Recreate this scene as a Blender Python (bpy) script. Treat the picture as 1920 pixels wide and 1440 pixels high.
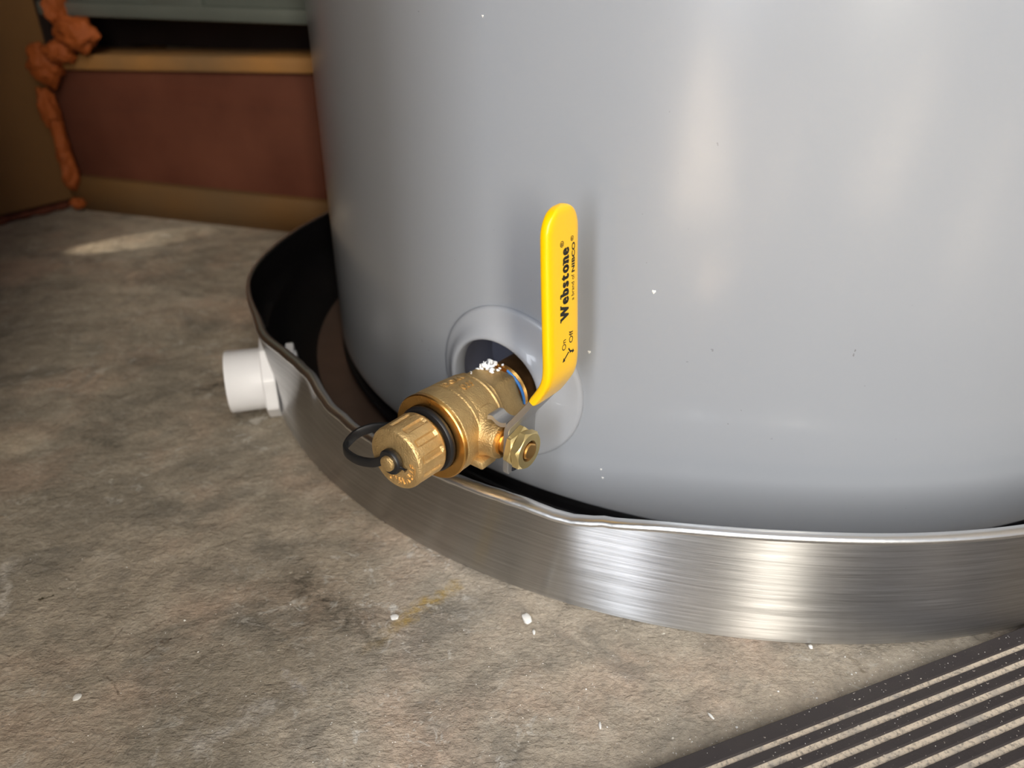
import bpy, bmesh, math, random
from mathutils import Vector, Matrix, noise
random.seed(7)
D = bpy.data
for o in list(D.objects): D.objects.remove(o, do_unlink=True)
scn = bpy.context.scene
COL = scn.collection
V = Vector
PI = math.pi

# ------------------------------------------------------------------ camera
PITCH, ROLL, FPX, CH = 0.5246, 0.0126, 1390.8, 0.2584
fw = V((0, math.cos(PITCH), -math.sin(PITCH)))
up0 = V((0, math.sin(PITCH), math.cos(PITCH)))
rt = V((1, 0, 0)) * math.cos(ROLL) + up0 * math.sin(ROLL)
up = up0 * math.cos(ROLL) - V((1, 0, 0)) * math.sin(ROLL)
cam = D.cameras.new('camera'); camo = D.objects.new('camera', cam); COL.objects.link(camo)
M = Matrix((rt, up, -fw)).transposed().to_4x4(); M.translation = V((0, 0, CH))
camo.matrix_world = M
cam.sensor_width = 36; cam.lens = 36 * FPX / 1920
cam.clip_start = 0.01
cam.dof.use_dof = True; cam.dof.focus_distance = 0.292; cam.dof.aperture_fstop = 8.5
scn.camera = camo

# ------------------------------------------------------------------ world, lights, exposure
w = D.worlds.new('world'); scn.world = w; w.use_nodes = True
bg = w.node_tree.nodes['Background']
bg.inputs[0].default_value = (0.72, 0.82, 1.0, 1); bg.inputs[1].default_value = 0.36

def area(name, az, dist, width, z0, z1, energy, col):
    t = math.radians(az)
    c = V((0.07 + dist * math.cos(t), 0.27 + dist * math.sin(t), (z0 + z1) / 2))
    l = D.lights.new(name, 'AREA'); l.shape = 'RECTANGLE'; l.size = width; l.size_y = z1 - z0
    l.energy = energy; l.color = col
    o = D.objects.new(name, l); COL.objects.link(o)
    z = V((math.cos(t), math.sin(t), 0)); y = V((0, 0, 1)); x = y.cross(z)
    m = Matrix((x, y, z)).transposed().to_4x4(); m.translation = c
    o.matrix_world = m
    return o
area('window_light_left', 250, 1.9, 0.20, 0.33, 2.6, 31.0, (0.88, 0.93, 1.0))
area('window_light_narrow', 263.5, 2.1, 0.10, 0.35, 1.5, 1.6, (1.0, 0.95, 0.88))
area('window_light_middle', 280.5, 2.0, 0.26, 0.33, 2.6, 47.0, (1.0, 0.92, 0.78))
area('window_light_right', 309, 2.2, 0.18, 0.3, 1.6, 0.5, (1.0, 0.93, 0.84))
def strip(name, p0, p1, width, irr, col, spread=5.0):
    # added lamp low over the unseen floor, standing in for a strip of sunlight
    a_, b_ = V((p0[0], p0[1], 0)), V((p1[0], p1[1], 0)); d = b_ - a_
    l = D.lights.new(name, 'AREA'); l.shape = 'RECTANGLE'; l.size = d.length; l.size_y = width
    l.energy = irr * d.length * width; l.color = col; l.spread = math.radians(spread)
    o = D.objects.new(name, l); COL.objects.link(o)
    x = d.normalized(); z = V((0, 0, 1)); y = z.cross(x)
    m = Matrix((x, y, z)).transposed().to_4x4(); m.translation = (a_ + b_) / 2 + V((0, 0, 0.9)); o.matrix_world = m
SUNC = (1.0, 0.93, 0.82)
strip('strip_lamp_long', (-0.12, -0.28), (-1.12, -2.45), 0.18, 46, SUNC)
strip('glint_lamp', (-0.005, -0.08), (-0.022, -0.118), 0.045, 220, (1.0, 0.86, 0.66), 3)  # added lamp that makes the warm glint on the tank
strip('strip_lamp_short', (0.05, -0.33), (0.0, -1.08), 0.07, 14, SUNC)
strip('strip_lamp_right', (0.30, -0.40), (0.95, -2.0), 0.17, 20, SUNC)
strip('strip_lamp_far_right', (0.45, -0.12), (1.1, -0.9), 0.09, 12, SUNC)
scn.view_settings.view_transform = 'Standard'
scn.view_settings.look = 'None'
scn.view_settings.gamma = 1
scn.view_settings.use_curve_mapping = False
scn.view_settings.exposure = 0.30

# added spot lamps standing in for small patches of sunlight on the floor
def patch_lamp(name, tgt, src, size_deg, e, blend=0.6, col=(1.0, 0.86, 0.66)):
    l = D.lights.new(name, 'SPOT'); l.energy = e; l.spot_size = math.radians(size_deg); l.spot_blend = blend
    l.shadow_soft_size = 0.004; l.color = col
    o = D.objects.new(name, l); COL.objects.link(o)
    o.location = src; d = V(tgt) - V(src)
    o.rotation_euler = d.to_track_quat('-Z', 'Y').to_euler()
patch_lamp('patch_lamp_far', (-0.397, 0.722, 0), (-0.56, 0.62, 0.070), 13, 1.5, 0.2)
patch_lamp('patch_lamp_near', (-0.305, 0.365, 0), (-0.45, 0.30, 0.25), 9, 0.55, 0.9)

# ------------------------------------------------------------------ helpers
def lin(r, g, b):
    f = lambda c: (c / 255 / 12.92) if c / 255 <= 0.04045 else ((c / 255 + 0.055) / 1.055) ** 2.4
    return (f(r), f(g), f(b), 1)

class NT:
    def __init__(s, name):
        s.m = D.materials.new(name); s.m.use_nodes = True; s.t = s.m.node_tree
        s.b = s.t.nodes['Principled BSDF']; s.co = s.n('ShaderNodeTexCoord').outputs['Object']
    def n(s, ty, **k):
        x = s.t.nodes.new(ty)
        for a_, v in k.items(): setattr(x, a_, v)
        return x
    def l(s, a_, b_): s.t.links.new(a_, b_)
    def put(s, sock, v):
        if hasattr(v, 'is_linked'): s.l(v, sock)
        else: sock.default_value = v
    def noise(s, scale, detail=4, rough=0.55, vec=None, dist=0.0):
        x = s.n('ShaderNodeTexNoise'); x.inputs['Scale'].default_value = scale
        x.inputs['Detail'].default_value = detail; x.inputs['Roughness'].default_value = rough
        x.inputs['Distortion'].default_value = dist
        s.l(vec if vec is not None else s.co, x.inputs['Vector']); return x.outputs['Fac']
    def ramp(s, f, stops):
        x = s.n('ShaderNodeValToRGB'); s.l(f, x.inputs[0]); e = x.color_ramp.elements
        while len(e) > 1: e.remove(e[-1])
        e[0].position = stops[0][0]; e[0].color = stops[0][1]
        for p, c in stops[1:]:
            q = e.new(p); q.color = c
        return x.outputs[0]
    def math(s, op, a_, b_=0.0, c_=None, clamp=False):
        x = s.n('ShaderNodeMath', operation=op, use_clamp=clamp)
        s.put(x.inputs[0], a_); s.put(x.inputs[1], b_)
        if c_ is not None: s.put(x.inputs[2], c_)
        return x.outputs[0]
    def mix(s, f, a_, b_, mode='MIX'):
        x = s.n('ShaderNodeMix', data_type='RGBA', blend_type=mode)
        s.put(x.inputs[0], f); s.put(x.inputs[6], a_); s.put(x.inputs[7], b_); return x.outputs[2]
    def map(s, scale, rot=(0, 0, 0), loc=(0, 0, 0)):
        x = s.n('ShaderNodeMapping'); s.l(s.co, x.inputs[0])
        x.inputs['Scale'].default_value = scale; x.inputs['Rotation'].default_value = rot; x.inputs['Location'].default_value = loc
        return x.outputs[0]
    def bump(s, h, strength, dist=0.001, prev=None):
        x = s.n('ShaderNodeBump'); x.inputs['Strength'].default_value = strength; x.inputs['Distance'].default_value = dist
        s.l(h, x.inputs['Height'])
        if prev is not None: s.l(prev, x.inputs['Normal'])
        s.l(x.outputs[0], s.b.inputs['Normal']); return x.outputs[0]
    def set(s, **k):
        for a_, v in k.items(): s.put(s.b.inputs[a_.replace('_', ' ')], v)
        return s

def W(v): return (v, v, v, 1)

def simple(name, col, rough=0.5, metal=0.0, bump=None, var=0.0, vscale=60, **k):
    t = NT(name)
    if var:
        f = t.noise(vscale)
        c = t.mix(f, tuple(x * (1 - var) for x in col[:3]) + (1,), tuple(min(1, x * (1 + var)) for x in col[:3]) + (1,))
        t.set(Base_Color=c)
    else: t.set(Base_Color=col)
    t.set(Roughness=rough, Metallic=metal, **k)
    if bump: t.bump(t.noise(bump[0], 3), bump[1], bump[2])
    return t.m

class Thing:
    """a top-level Empty; parts are meshes given in world coordinates"""
    def __init__(s, name, label, cat, loc, group=None):
        s.o = D.objects.new(name, None); COL.objects.link(s.o); s.loc = V(loc); s.o.location = s.loc
        s.o.empty_display_size = 0.02
        s.o['label'] = label; s.o['category'] = cat
        if group: s.o['group'] = group

def mesh_obj(name, verts, faces, mat, parent=None, origin=None, smooth=40, label=None, kind=None, mod=None):
    """parent: Thing or (Thing, part) ; verts in world space"""
    org = V((0, 0, 0)); po = None
    if isinstance(parent, Thing): org = parent.loc; po = parent.o
    elif isinstance(parent, tuple): org = parent[0].loc; po = parent[1]
    elif origin is not None: org = V(origin)
    me = D.meshes.new(name)
    me.from_pydata([tuple(V(v) - org) for v in verts], [], faces)
    me.validate(); me.update()
    bm = bmesh.new(); bm.from_mesh(me)
    bmesh.ops.recalc_face_normals(bm, faces=bm.faces); bm.to_mesh(me); bm.free()
    if smooth:
        me.polygons.foreach_set('use_smooth', [True] * len(me.polygons))
        me.set_sharp_from_angle(angle=math.radians(smooth))
    me.materials.append(mat)
    o = D.objects.new(name, me); COL.objects.link(o)
    if po: o.parent = po
    elif origin is not None: o.location = org
    if label: o['label'] = label
    if kind: o['kind'] = kind
    return o

def top(o, label, cat, group=None):
    o['label'] = label; o['category'] = cat
    if group: o['group'] = group
    return o

def grid_faces(nu, nv, closed_u=False, off=0):
    f = []
    for i in range(nu if closed_u else nu - 1):
        for j in range(nv - 1):
            i2 = (i + 1) % nu
            f.append((off + i * nv + j, off + i2 * nv + j, off + i2 * nv + j + 1, off + i * nv + j + 1))
    return f

class Frame:
    def __init__(s, o, a, b, c): s.o, s.a, s.b, s.c = V(o), V(a).normalized(), V(b).normalized(), V(c).normalized()
    def p(s, x, y, z): return s.o + s.a * x + s.b * y + s.c * z

def lathe(fr, prof, n=64, cap0=False, cap1=False, radf=None):
    """prof: (s, r) along fr.a"""
    vs = []; k = len(prof)
    for i in range(n):
        t = 2 * PI * i / n
        for (s_, r) in prof:
            rr = r * (radf(t, s_) if radf else 1)
            vs.append(fr.p(s_, rr * math.cos(t), rr * math.sin(t)))
    fs = grid_faces(n, k, True)
    if cap0: fs.append(tuple(i * k for i in range(n)))
    if cap1: fs.append(tuple(i * k + k - 1 for i in range(n)))
    return vs, fs

def join(*ms):
    vs, fs = [], []
    for v, f in ms:
        o = len(vs); vs += list(v); fs += [tuple(i + o for i in q) for q in f]
    return vs, fs

def tube(path, r, n=10, closed=False):
    vs = []; N = len(path); path = [V(p) for p in path]
    prevn = None
    for i, p in enumerate(path):
        a_ = path[(i - 1) % N] if (closed or i > 0) else p
        b_ = path[(i + 1) % N] if (closed or i < N - 1) else p
        t = (b_ - a_).normalized()
        if prevn is None:
            prevn = t.cross(V((0, 0, 1)))
            if prevn.length < 1e-3: prevn = t.cross(V((1, 0, 0)))
        nn = (prevn - t * prevn.dot(t)).normalized(); prevn = nn; bb = t.cross(nn)
        rr = r(i) if callable(r) else r
        for k in range(n):
            q = 2 * PI * k / n; vs.append(p + nn * rr * math.cos(q) + bb * rr * math.sin(q))
    fs = []
    for i in range(N if closed else N - 1):
        j = (i + 1) % N
        for k in range(n):
            k2 = (k + 1) % n; fs.append((i * n + k, j * n + k, j * n + k2, i * n + k2))
    if not closed:
        fs.append(tuple(range(n))); fs.append(tuple((N - 1) * n + k for k in range(n)))
    return vs, fs

def hexbox(c8, bev=0.0, seg=2):
    """c8: 8 corners, bottom 4 then top 4"""
    bm = bmesh.new(); v = [bm.verts.new(V(p)) for p in c8]
    for f in ((0, 3, 2, 1), (4, 5, 6, 7), (0, 1, 5, 4), (1, 2, 6, 5), (2, 3, 7, 6), (3, 0, 4, 7)):
        bm.faces.new([v[i] for i in f])
    if bev:
        bmesh.ops.bevel(bm, geom=bm.edges[:], offset=bev, segments=seg, affect='EDGES', profile=0.5)
    bm.verts.index_update()
    vs = [x.co.copy() for x in bm.verts]; fs = [tuple(x.index for x in f.verts) for f in bm.faces]
    bm.free(); return vs, fs

def box(fr, x0, x1, y0, y1, z0, z1, bev=0.0, seg=2):
    P = fr.p
    return hexbox([P(x0, y0, z0), P(x1, y0, z0), P(x1, y1, z0), P(x0, y1, z0), P(x0, y0, z1), P(x1, y0, z1), P(x1, y1, z1), P(x0, y1, z1)], bev, seg)

def spline(pts, n):
    """Catmull-Rom through tuples"""
    P = [V(p) for p in pts]; out = []
    P = [P[0] * 2 - P[1]] + P + [P[-1] * 2 - P[-2]]
    for i in range(1, len(P) - 2):
        for k in range(n):
            t = k / n
            out.append(0.5 * ((2 * P[i]) + (P[i + 1] - P[i - 1]) * t + (2 * P[i - 1] - 5 * P[i] + 4 * P[i + 1] - P[i + 2]) * t * t + (3 * P[i] - P[i - 1] - 3 * P[i + 1] + P[i + 2]) * t ** 3))
    out.append(P[-2].copy()); return out

def interp(tab, x):
    for (x0, y0), (x1, y1) in zip(tab, tab[1:]):
        if x0 <= x <= x1:
            t = (x - x0) / (x1 - x0); t = t * t * (3 - 2 * t); return y0 + (y1 - y0) * t
    return tab[0][1] if x < tab[0][0] else tab[-1][1]

def text_mesh(s_, size=1.0, extrude=0.0, offset=0.0, align='LEFT', bevel=0.0):
    cu = D.curves.new('t', 'FONT'); cu.body = s_; cu.size = size; cu.extrude = extrude; cu.offset = offset; cu.align_x = align
    cu.resolution_u = 6; cu.bevel_depth = bevel; cu.bevel_resolution = 1
    o = D.objects.new('t', cu); COL.objects.link(o)
    bpy.context.view_layer.update()
    me = D.meshes.new_from_object(o.evaluated_get(bpy.context.evaluated_depsgraph_get()))
    vs = [v.co.copy() for v in me.vertices]; fs = [tuple(p.vertices) for p in me.polygons]
    D.objects.remove(o, do_unlink=True); D.curves.remove(cu); D.meshes.remove(me)
    return vs, fs

# ------------------------------------------------------------------ materials
def mat_concrete():
    t = NT('concrete_floor'); t.b.inputs['Specular IOR Level'].default_value = 0.35
    big = t.noise(4.5, 6, 0.6, dist=0.6)
    c = t.ramp(big, [(0.32, lin(142, 134, 121)), (0.46, lin(172, 161, 145)), (0.56, lin(188, 174, 156)), (0.70, lin(204, 193, 176))])
    pk = t.noise(13, 5, 0.6, vec=t.map((1, 1, 1), loc=(3.1, 1.7, 0)))
    c = t.mix(t.ramp(pk, [(0.50, W(0)), (0.68, W(0.5))]), c, lin(206, 174, 152))
    dk = t.noise(17, 6, 0.65, vec=t.map((1, 1, 1), loc=(9.1, 4.7, 0)), dist=0.8)
    c = t.mix(t.ramp(dk, [(0.50, W(0)), (0.68, W(0.75))]), c, lin(116, 112, 104))
    md = t.noise(55, 6, 0.7, vec=t.map((1, 1, 1), loc=(1.1, 8.7, 0)), dist=0.5)
    c = t.mix(t.ramp(md, [(0.35, W(0.35)), (0.55, W(0))]), c, lin(118, 112, 102))
    c = t.mix(t.ramp(md, [(0.54, W(0)), (0.75, W(0.5))]), c, lin(212, 202, 188))
    fine = t.noise(420, 4, 0.7)
    c = t.mix(t.ramp(fine, [(0.35, W(0.28)), (0.65, W(0))]), c, lin(70, 64, 56))
    wf = t.noise(95, 4, 0.75, vec=t.map((1, 1.2, 1), loc=(5, 2, 0)), dist=1.0)
    wm = t.noise(9, 3, 0.5, vec=t.map((1, 1, 1), loc=(2.2, 7.7, 0)))
    wmask = t.math('MULTIPLY', t.ramp(wf, [(0.56, W(0)), (0.68, W(0.9))]), t.ramp(wm, [(0.46, W(0.12)), (0.60, W(1))]))
    c = t.mix(wmask, c, lin(205, 200, 192))
    spk = t.noise(260, 2, 0.5, vec=t.map((1, 1, 1), loc=(15, 22, 0)))
    c = t.mix(t.ramp(spk, [(0.735, W(0)), (0.76, W(0.85))]), c, lin(220, 214, 200))
    # marks of their own shape: stain streak, scratches, a hairline crack
    sx = t.n('ShaderNodeSeparateXYZ'); t.l(t.co, sx.inputs[0]); X, Y = sx.outputs[0], sx.outputs[1]
    wob = t.math('MULTIPLY', t.math('SUBTRACT', t.noise(60, 4, 0.6), 0.5), 0.010)
    X = t.math('ADD', X, t.math('MULTIPLY', t.math('SUBTRACT', t.noise(110, 4, 0.7, vec=t.map((1, 1, 1), loc=(4, 1, 0))), 0.5), 0.012))
    Y = t.math('ADD', Y, t.math('MULTIPLY', t.math('SUBTRACT', t.noise(110, 4, 0.7, vec=t.map((1, 1, 1), loc=(1, 6, 0))), 0.5), 0.012))
    brk = t.ramp(t.noise(170, 4, 0.7, vec=t.map((1, 1, 1), loc=(8, 3, 0))), [(0.38, W(0.15)), (0.58, W(1.2))])
    def seg(x0, y0, x1, y1, wd, strength, col, c, wobble=True):
        dx, dy = x1 - x0, y1 - y0; L2 = dx * dx + dy * dy
        u = t.math('DIVIDE', t.math('ADD', t.math('MULTIPLY', t.math('SUBTRACT', X, x0), dx), t.math('MULTIPLY', t.math('SUBTRACT', Y, y0), dy)), L2, clamp=True)
        ex = t.math('SUBTRACT', t.math('SUBTRACT', X, x0), t.math('MULTIPLY', u, dx))
        ey = t.math('SUBTRACT', t.math('SUBTRACT', Y, y0), t.math('MULTIPLY', u, dy))
        d = t.math('SQRT', t.math('ADD', t.math('MULTIPLY', ex, ex), t.math('MULTIPLY', ey, ey)))
        if wobble: d = t.math('ADD', d, t.math('MULTIPLY', wob, wobble))
        m = t.math('MULTIPLY', t.math('SUBTRACT', 1.0, t.math('DIVIDE', d, wd), clamp=True), t.math('MULTIPLY', brk, strength), clamp=True)
        return t.mix(m, c, col), m
    for s_ in CONC_MARKS: c, m_ = seg(*s_[:7], c, s_[7])
    t.set(Base_Color=c, Roughness=t.ramp(md, [(0.3, W(0.62)), (0.7, W(0.85))]))
    wr = t.noise(1.0, 4, 0.65, vec=t.map((150, 420, 1), rot=(0, 0, -0.35)), dist=1.0)
    n1 = t.bump(t.noise(38, 7, 0.65), 0.7, 0.007)
    n2 = t.bump(wr, 0.65, 0.0011, n1)
    t.bump(fine, 0.7, 0.0008, n2)
    return t.m

def onz(u, v, z=0.0):
    d = fw * FPX + rt * (u - 960) - up * (v - 720)
    return V((0, 0, CH)) + d * ((z - CH) / d.z)
def onplane(u, v, P0, n):
    d = fw * FPX + rt * (u - 960) - up * (v - 720)
    C = V((0, 0, CH)); return C + d * ((V(P0) - C).dot(n) / d.dot(n))
def mk(p, q, wd, st, col, wob):
    A, B = onz(*p), onz(*q); return (A.x, A.y, B.x, B.y, wd, st, col, wob)
CONC_MARKS = [
    mk((850, 1095), (690, 1215), 0.0045, 0.6, lin(160, 132, 62), 1.2),
    mk((560, 1090), (700, 1200), 0.016, 0.7, lin(80, 74, 64), 1.0),
    mk((190, 1225), (228, 1180), 0.0010, 0.8, lin(100, 86, 72), 0.25),
    mk((275, 1228), (320, 1196), 0.0008, 0.8, lin(100, 86, 72), 0.25),
    mk((200, 1262), (224, 1304), 0.0009, 0.8, lin(100, 86, 72), 0.25),
    mk((70, 1122), (98, 1115), 0.0009, 1.3, lin(70, 62, 46), 0.05),
    mk((432, 1300), (400, 1370), 0.0004, 0.5, lin(200, 192, 180), 0.3),
    mk((400, 1370), (392, 1440), 0.0004, 0.5, lin(200, 192, 180), 0.3),
    mk((10, 1060), (5, 1150), 0.0040, 0.5, lin(215, 208, 200), 1.6),
    mk((530, 1260), (565, 1300), 0.0030, 0.4, lin(210, 205, 205), 1.4),
    mk((340, 1410), (500, 1330), 0.0060, 0.4, lin(215, 210, 205), 2.2),
    mk((160, 820), (220, 835), 0.008, 0.6, lin(84, 80, 72), 0.8),
    mk((370, 735), (410, 720), 0.010, 0.7, lin(84, 78, 70), 0.8),
    mk((205, 715), (225, 715), 0.008, 0.9, lin(170, 155, 136), 0.6),
    mk((1590, 1228), (1618, 1255), 0.0016, 0.7, lin(120, 108, 90), 0.2),
]

def mat_steel():
    t = NT('brushed_steel')
    sx = t.n('ShaderNodeSeparateXYZ'); t.l(t.co, sx.inputs[0])
    ang = t.math('ARCTAN2', sx.outputs[1], sx.outputs[0])
    cb = t.n('ShaderNodeCombineXYZ'); t.l(t.math('MULTIPLY', ang, 4.0), cb.inputs[0]); t.l(t.math('MULTIPLY', sx.outputs[2], 620.0), cb.inputs[2])
    br = t.noise(1.0, 5, 0.7, vec=cb.outputs[0])
    cb2 = t.n('ShaderNodeCombineXYZ'); t.l(t.math('MULTIPLY', ang, 14.0), cb2.inputs[0]); t.l(t.math('MULTIPLY', sx.outputs[2], 2600.0), cb2.inputs[2])
    br2 = t.noise(1.0, 3, 0.7, vec=cb2.outputs[0])
    br = t.math('ADD', t.math('MULTIPLY', br, 0.6), t.math('MULTIPLY', br2, 0.4))
    t.set(Base_Color=t.ramp(br, [(0.3, W(0.36)), (0.7, W(0.76))]), Metallic=1.0,
          Roughness=t.ramp(br, [(0.3, W(0.28)), (0.7, W(0.36))]), Anisotropic=1.0, Anisotropic_Rotation=0.25)
    tg = t.n('ShaderNodeTangent', direction_type='RADIAL', axis='Z'); t.l(tg.outputs[0], t.b.inputs['Tangent'])
    t.bump(br, 0.10, 0.0002)
    return t.m

def mat_brass(name, c1, c2, rough, bumpy, metal=1.0):
    t = NT(name)
    f = t.noise(140, 4, 0.6); g = t.noise(1150, 2, 0.6)
    c = t.mix(t.ramp(f, [(0.35, W(0)), (0.7, W(1))]), c1, c2)
    t.set(Base_Color=c, Metallic=metal, Roughness=t.ramp(f, [(0.3, W(rough)), (0.7, W(rough + 0.1))]))
    t.bump(g, bumpy, 0.0004)
    return t.m

def mat_paint():
    t = NT('tank_grey_paint')
    f = t.noise(3, 3)
    c = t.mix(f, lin(147, 150, 156), lin(153, 156, 161))
    spk = t.noise(330, 2, 0.5); spm = t.noise(16, 3, 0.5)
    mk_ = t.math('MULTIPLY', t.ramp(spk, [(0.75, W(0)), (0.77, W(0.6))]), t.ramp(spm, [(0.5, W(0)), (0.62, W(1))]))
    c = t.mix(mk_, c, lin(90, 88, 86))
    t.set(Base_Color=c, Roughness=0.30, Specular_IOR_Level=0.5, Coat_Weight=0.6, Coat_Roughness=0.17)
    t.bump(t.noise(14, 2), 0.08, 0.002)
    return t.m

M_FLOOR = mat_concrete()
M_STEEL = mat_steel()
M_PAINT = mat_paint()
M_RINGP = simple('escutcheon_grey_plastic', lin(158, 160, 165), 0.38, Coat_Weight=0.2)
M_CAST = mat_brass('cast_brass', lin(196, 164, 112), lin(212, 182, 128), 0.46, 0.9, 0.9)
M_CAST_CAP = mat_brass('cast_brass_cap', lin(220, 184, 126), lin(232, 198, 140), 0.42, 0.8, 0.9)
M_MACH = mat_brass('machined_brass', lin(226, 172, 96), lin(232, 182, 106), 0.26, 0.0)
M_NUT = mat_brass('plated_brass_nut', lin(226, 202, 140), lin(234, 212, 152), 0.32, 0.05, 0.9)
M_NIP = mat_brass('dark_brass_nipple', lin(170, 128, 84), lin(184, 140, 94), 0.45, 0.05)
M_RUB = simple('black_rubber', lin(24, 24, 26), 0.42)
M_BLACK = simple('plain_black', lin(16, 15, 17), 0.35)
M_DARKMET = simple('pan_floor_metal', lin(120, 100, 90), 0.30, 0.6, var=0.15)
M_YEL = simple('yellow_vinyl', lin(255, 198, 0), 0.30, Coat_Weight=0.3, Coat_Roughness=0.12)
M_INK = simple('black_ink', lin(26, 24, 18), 0.5)
M_ZINC = simple('zinc_plate', lin(176, 174, 172), 0.42, 0.85, bump=(900, 0.15, 0.0003))
M_PVC = simple('white_pvc', lin(236, 236, 240), 0.30)
M_BLUE = simple('blue_sealant', lin(60, 130, 205), 0.4)
M_TAPE = simple('white_thread_tape', lin(238, 240, 242), 0.7)
M_CAV = simple('cavity_dark_grey', lin(110, 112, 128), 0.6)
M_RED = None
def mat_wood(name, ca, cb_, cc, rough=0.7, ax=(1.2, 1.2, 26), rot=0.0):
    t = NT(name)
    g = t.noise(1.0, 5, 0.6, vec=t.map(tuple(a_ * 6 for a_ in ax), rot=(0, 0, rot)), dist=0.6)
    b = t.noise(7, 4, 0.6)
    c = t.mix(g, ca, cb_); c = t.mix(t.ramp(b, [(0.42, W(0)), (0.72, W(0.7))]), c, cc)
    t.set(Base_Color=c, Roughness=rough); t.bump(g, 0.3, 0.001); return t.m
M_REDW = mat_wood('reddish_fir_board', lin(72, 32, 16), lin(92, 43, 22), lin(108, 60, 40), 0.8, (0.5, 0.5, 14))
M_PLATE = mat_wood('weathered_sill_board', lin(96, 66, 32), lin(116, 82, 42), lin(92, 72, 48), 0.7, (0.5, 0.5, 16))
M_RAW = mat_wood('raw_yellow_pine', lin(142, 98, 48), lin(176, 126, 68), lin(104, 86, 64), 0.7, (0.5, 0.5, 18))
M_PANEL = simple('tan_panel_board', lin(118, 82, 42), 0.75, var=0.2, vscale=9, bump=(70, 0.2, 0.001))
M_FOAM = simple('orange_spray_foam', lin(150, 72, 16), 0.75, var=0.25, vscale=60, bump=(160, 0.8, 0.002))
M_GALV = simple('galvanised_sheet', lin(118, 124, 118), 0.42, 0.5, var=0.12, vscale=18)
M_GAPD = simple('dark_duct_metal', lin(60, 50, 48), 0.35, 0.5, var=0.3, vscale=20)
M_WALL = simple('wall_drywall', lin(190, 180, 165), 0.85, var=0.05)
M_CHIP = simple('white_paint_chip', lin(232, 230, 226), 0.6)
M_MATR = None
def mat_mat(base, dust, amt):
    t = NT('mat_rubber_%d' % int(amt * 10))
    f = t.noise(520, 4, 0.75); g = t.noise(60, 4, 0.6)
    spk = t.noise(700, 2, 0.5, vec=t.map((1, 1, 1), loc=(3, 3, 0)))
    c = t.mix(t.ramp(g, [(0.4, W(0)), (0.7, W(0.35))]), base, lin(60, 54, 52))
    if amt > 0.5:
        c = t.mix(t.ramp(f, [(0.36, W(0.1)), (0.52, W(1))]), base, dust)
        c = t.mix(t.ramp(g, [(0.5, W(0)), (0.68, W(0.6))]), c, lin(140, 138, 136))
    c = t.mix(t.ramp(spk, [(0.71, W(0)), (0.73, W(0.9))]), c, lin(190, 182, 172))
    t.set(Base_Color=c, Roughness=0.85 if amt > 0.5 else 0.6); t.bump(f, 0.5, 0.0006); return t.m
M_RIB = mat_mat(lin(46, 40, 41), lin(46, 40, 41), 0.0)
M_GROOVE = mat_mat(lin(130, 120, 110), lin(215, 200, 180), 1.0)

# ------------------------------------------------------------------ setting
ZF = Frame((0, 0, 0), (1, 0, 0), (0, 1, 0), (0, 0, 1))
def struct(name, vf, mat, smooth=None):
    o = mesh_obj(name, vf[0], vf[1], mat, smooth=smooth); o['kind'] = 'structure'; return o
struct('floor', box(ZF, -2.6, 2.6, -3.6, 1.3, -0.08, 0.0), M_FLOOR)

CN = onz(150, 386)                      # the corner on the floor
BD = (onz(533, 433) - onz(233, 400)).normalized()      # along the back wall, to the right
BN = V((BD.y, -BD.x, 0))                # back wall normal, toward the camera
B0 = onz(333, 413)
LD = (onz(0, 422) - onz(150, 385)).normalized()        # along the left wall, toward the camera
LN = V((-LD.y, LD.x, 0))
if LN.x < 0: LN = -LN
BF = Frame(B0, BD, -BN, (0, 0, 1))      # x along, y into the wall, z up
def bx_of(P): return (V(P) - B0).dot(BD)
xl = bx_of(CN)
struct('wall_back', box(BF, xl - 0.15, 0.232, 0.16, 0.22, 0.0, 2.3), M_WALL)
struct('wall_back_right', box(BF, 0.236, 1.3, 0.33, 0.37, 0.0, 2.3), M_WALL)
struct('trim_2', box(BF, 0.216, 0.234, 0.001, 0.34, 0.0, 2.3), M_WALL)
LFR = Frame(onz(0, 422), LD, -LN, (0, 0, 1))
lpan = struct('wall_left', box(LFR, -0.30, 1.15, 0.0, 0.03, 0.010, 2.3), M_PANEL)
mesh_obj('bottom_plate', *box(LFR, -0.30, 1.15, 0.006, 0.03, 0.0, 0.0095), simple('dark_stained_plate', lin(70, 30, 18), 0.8), parent=None)
bpy.data.objects['bottom_plate'].name = 'trim_1'; bpy.data.objects['trim_1']['kind'] = 'structure'
struct('wall_right', box(ZF, 0.62, 0.66, -0.1, 1.05, 0.0, 2.3), M_WALL)
struct('wall_front', box(ZF, -1.6, -0.165, -0.10, -0.06, 0.0, 2.3), M_WALL)
struct('ceiling', box(ZF, -1.6, 1.2, -0.1, 1.3, 2.3, 2.34), M_WALL)

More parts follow.
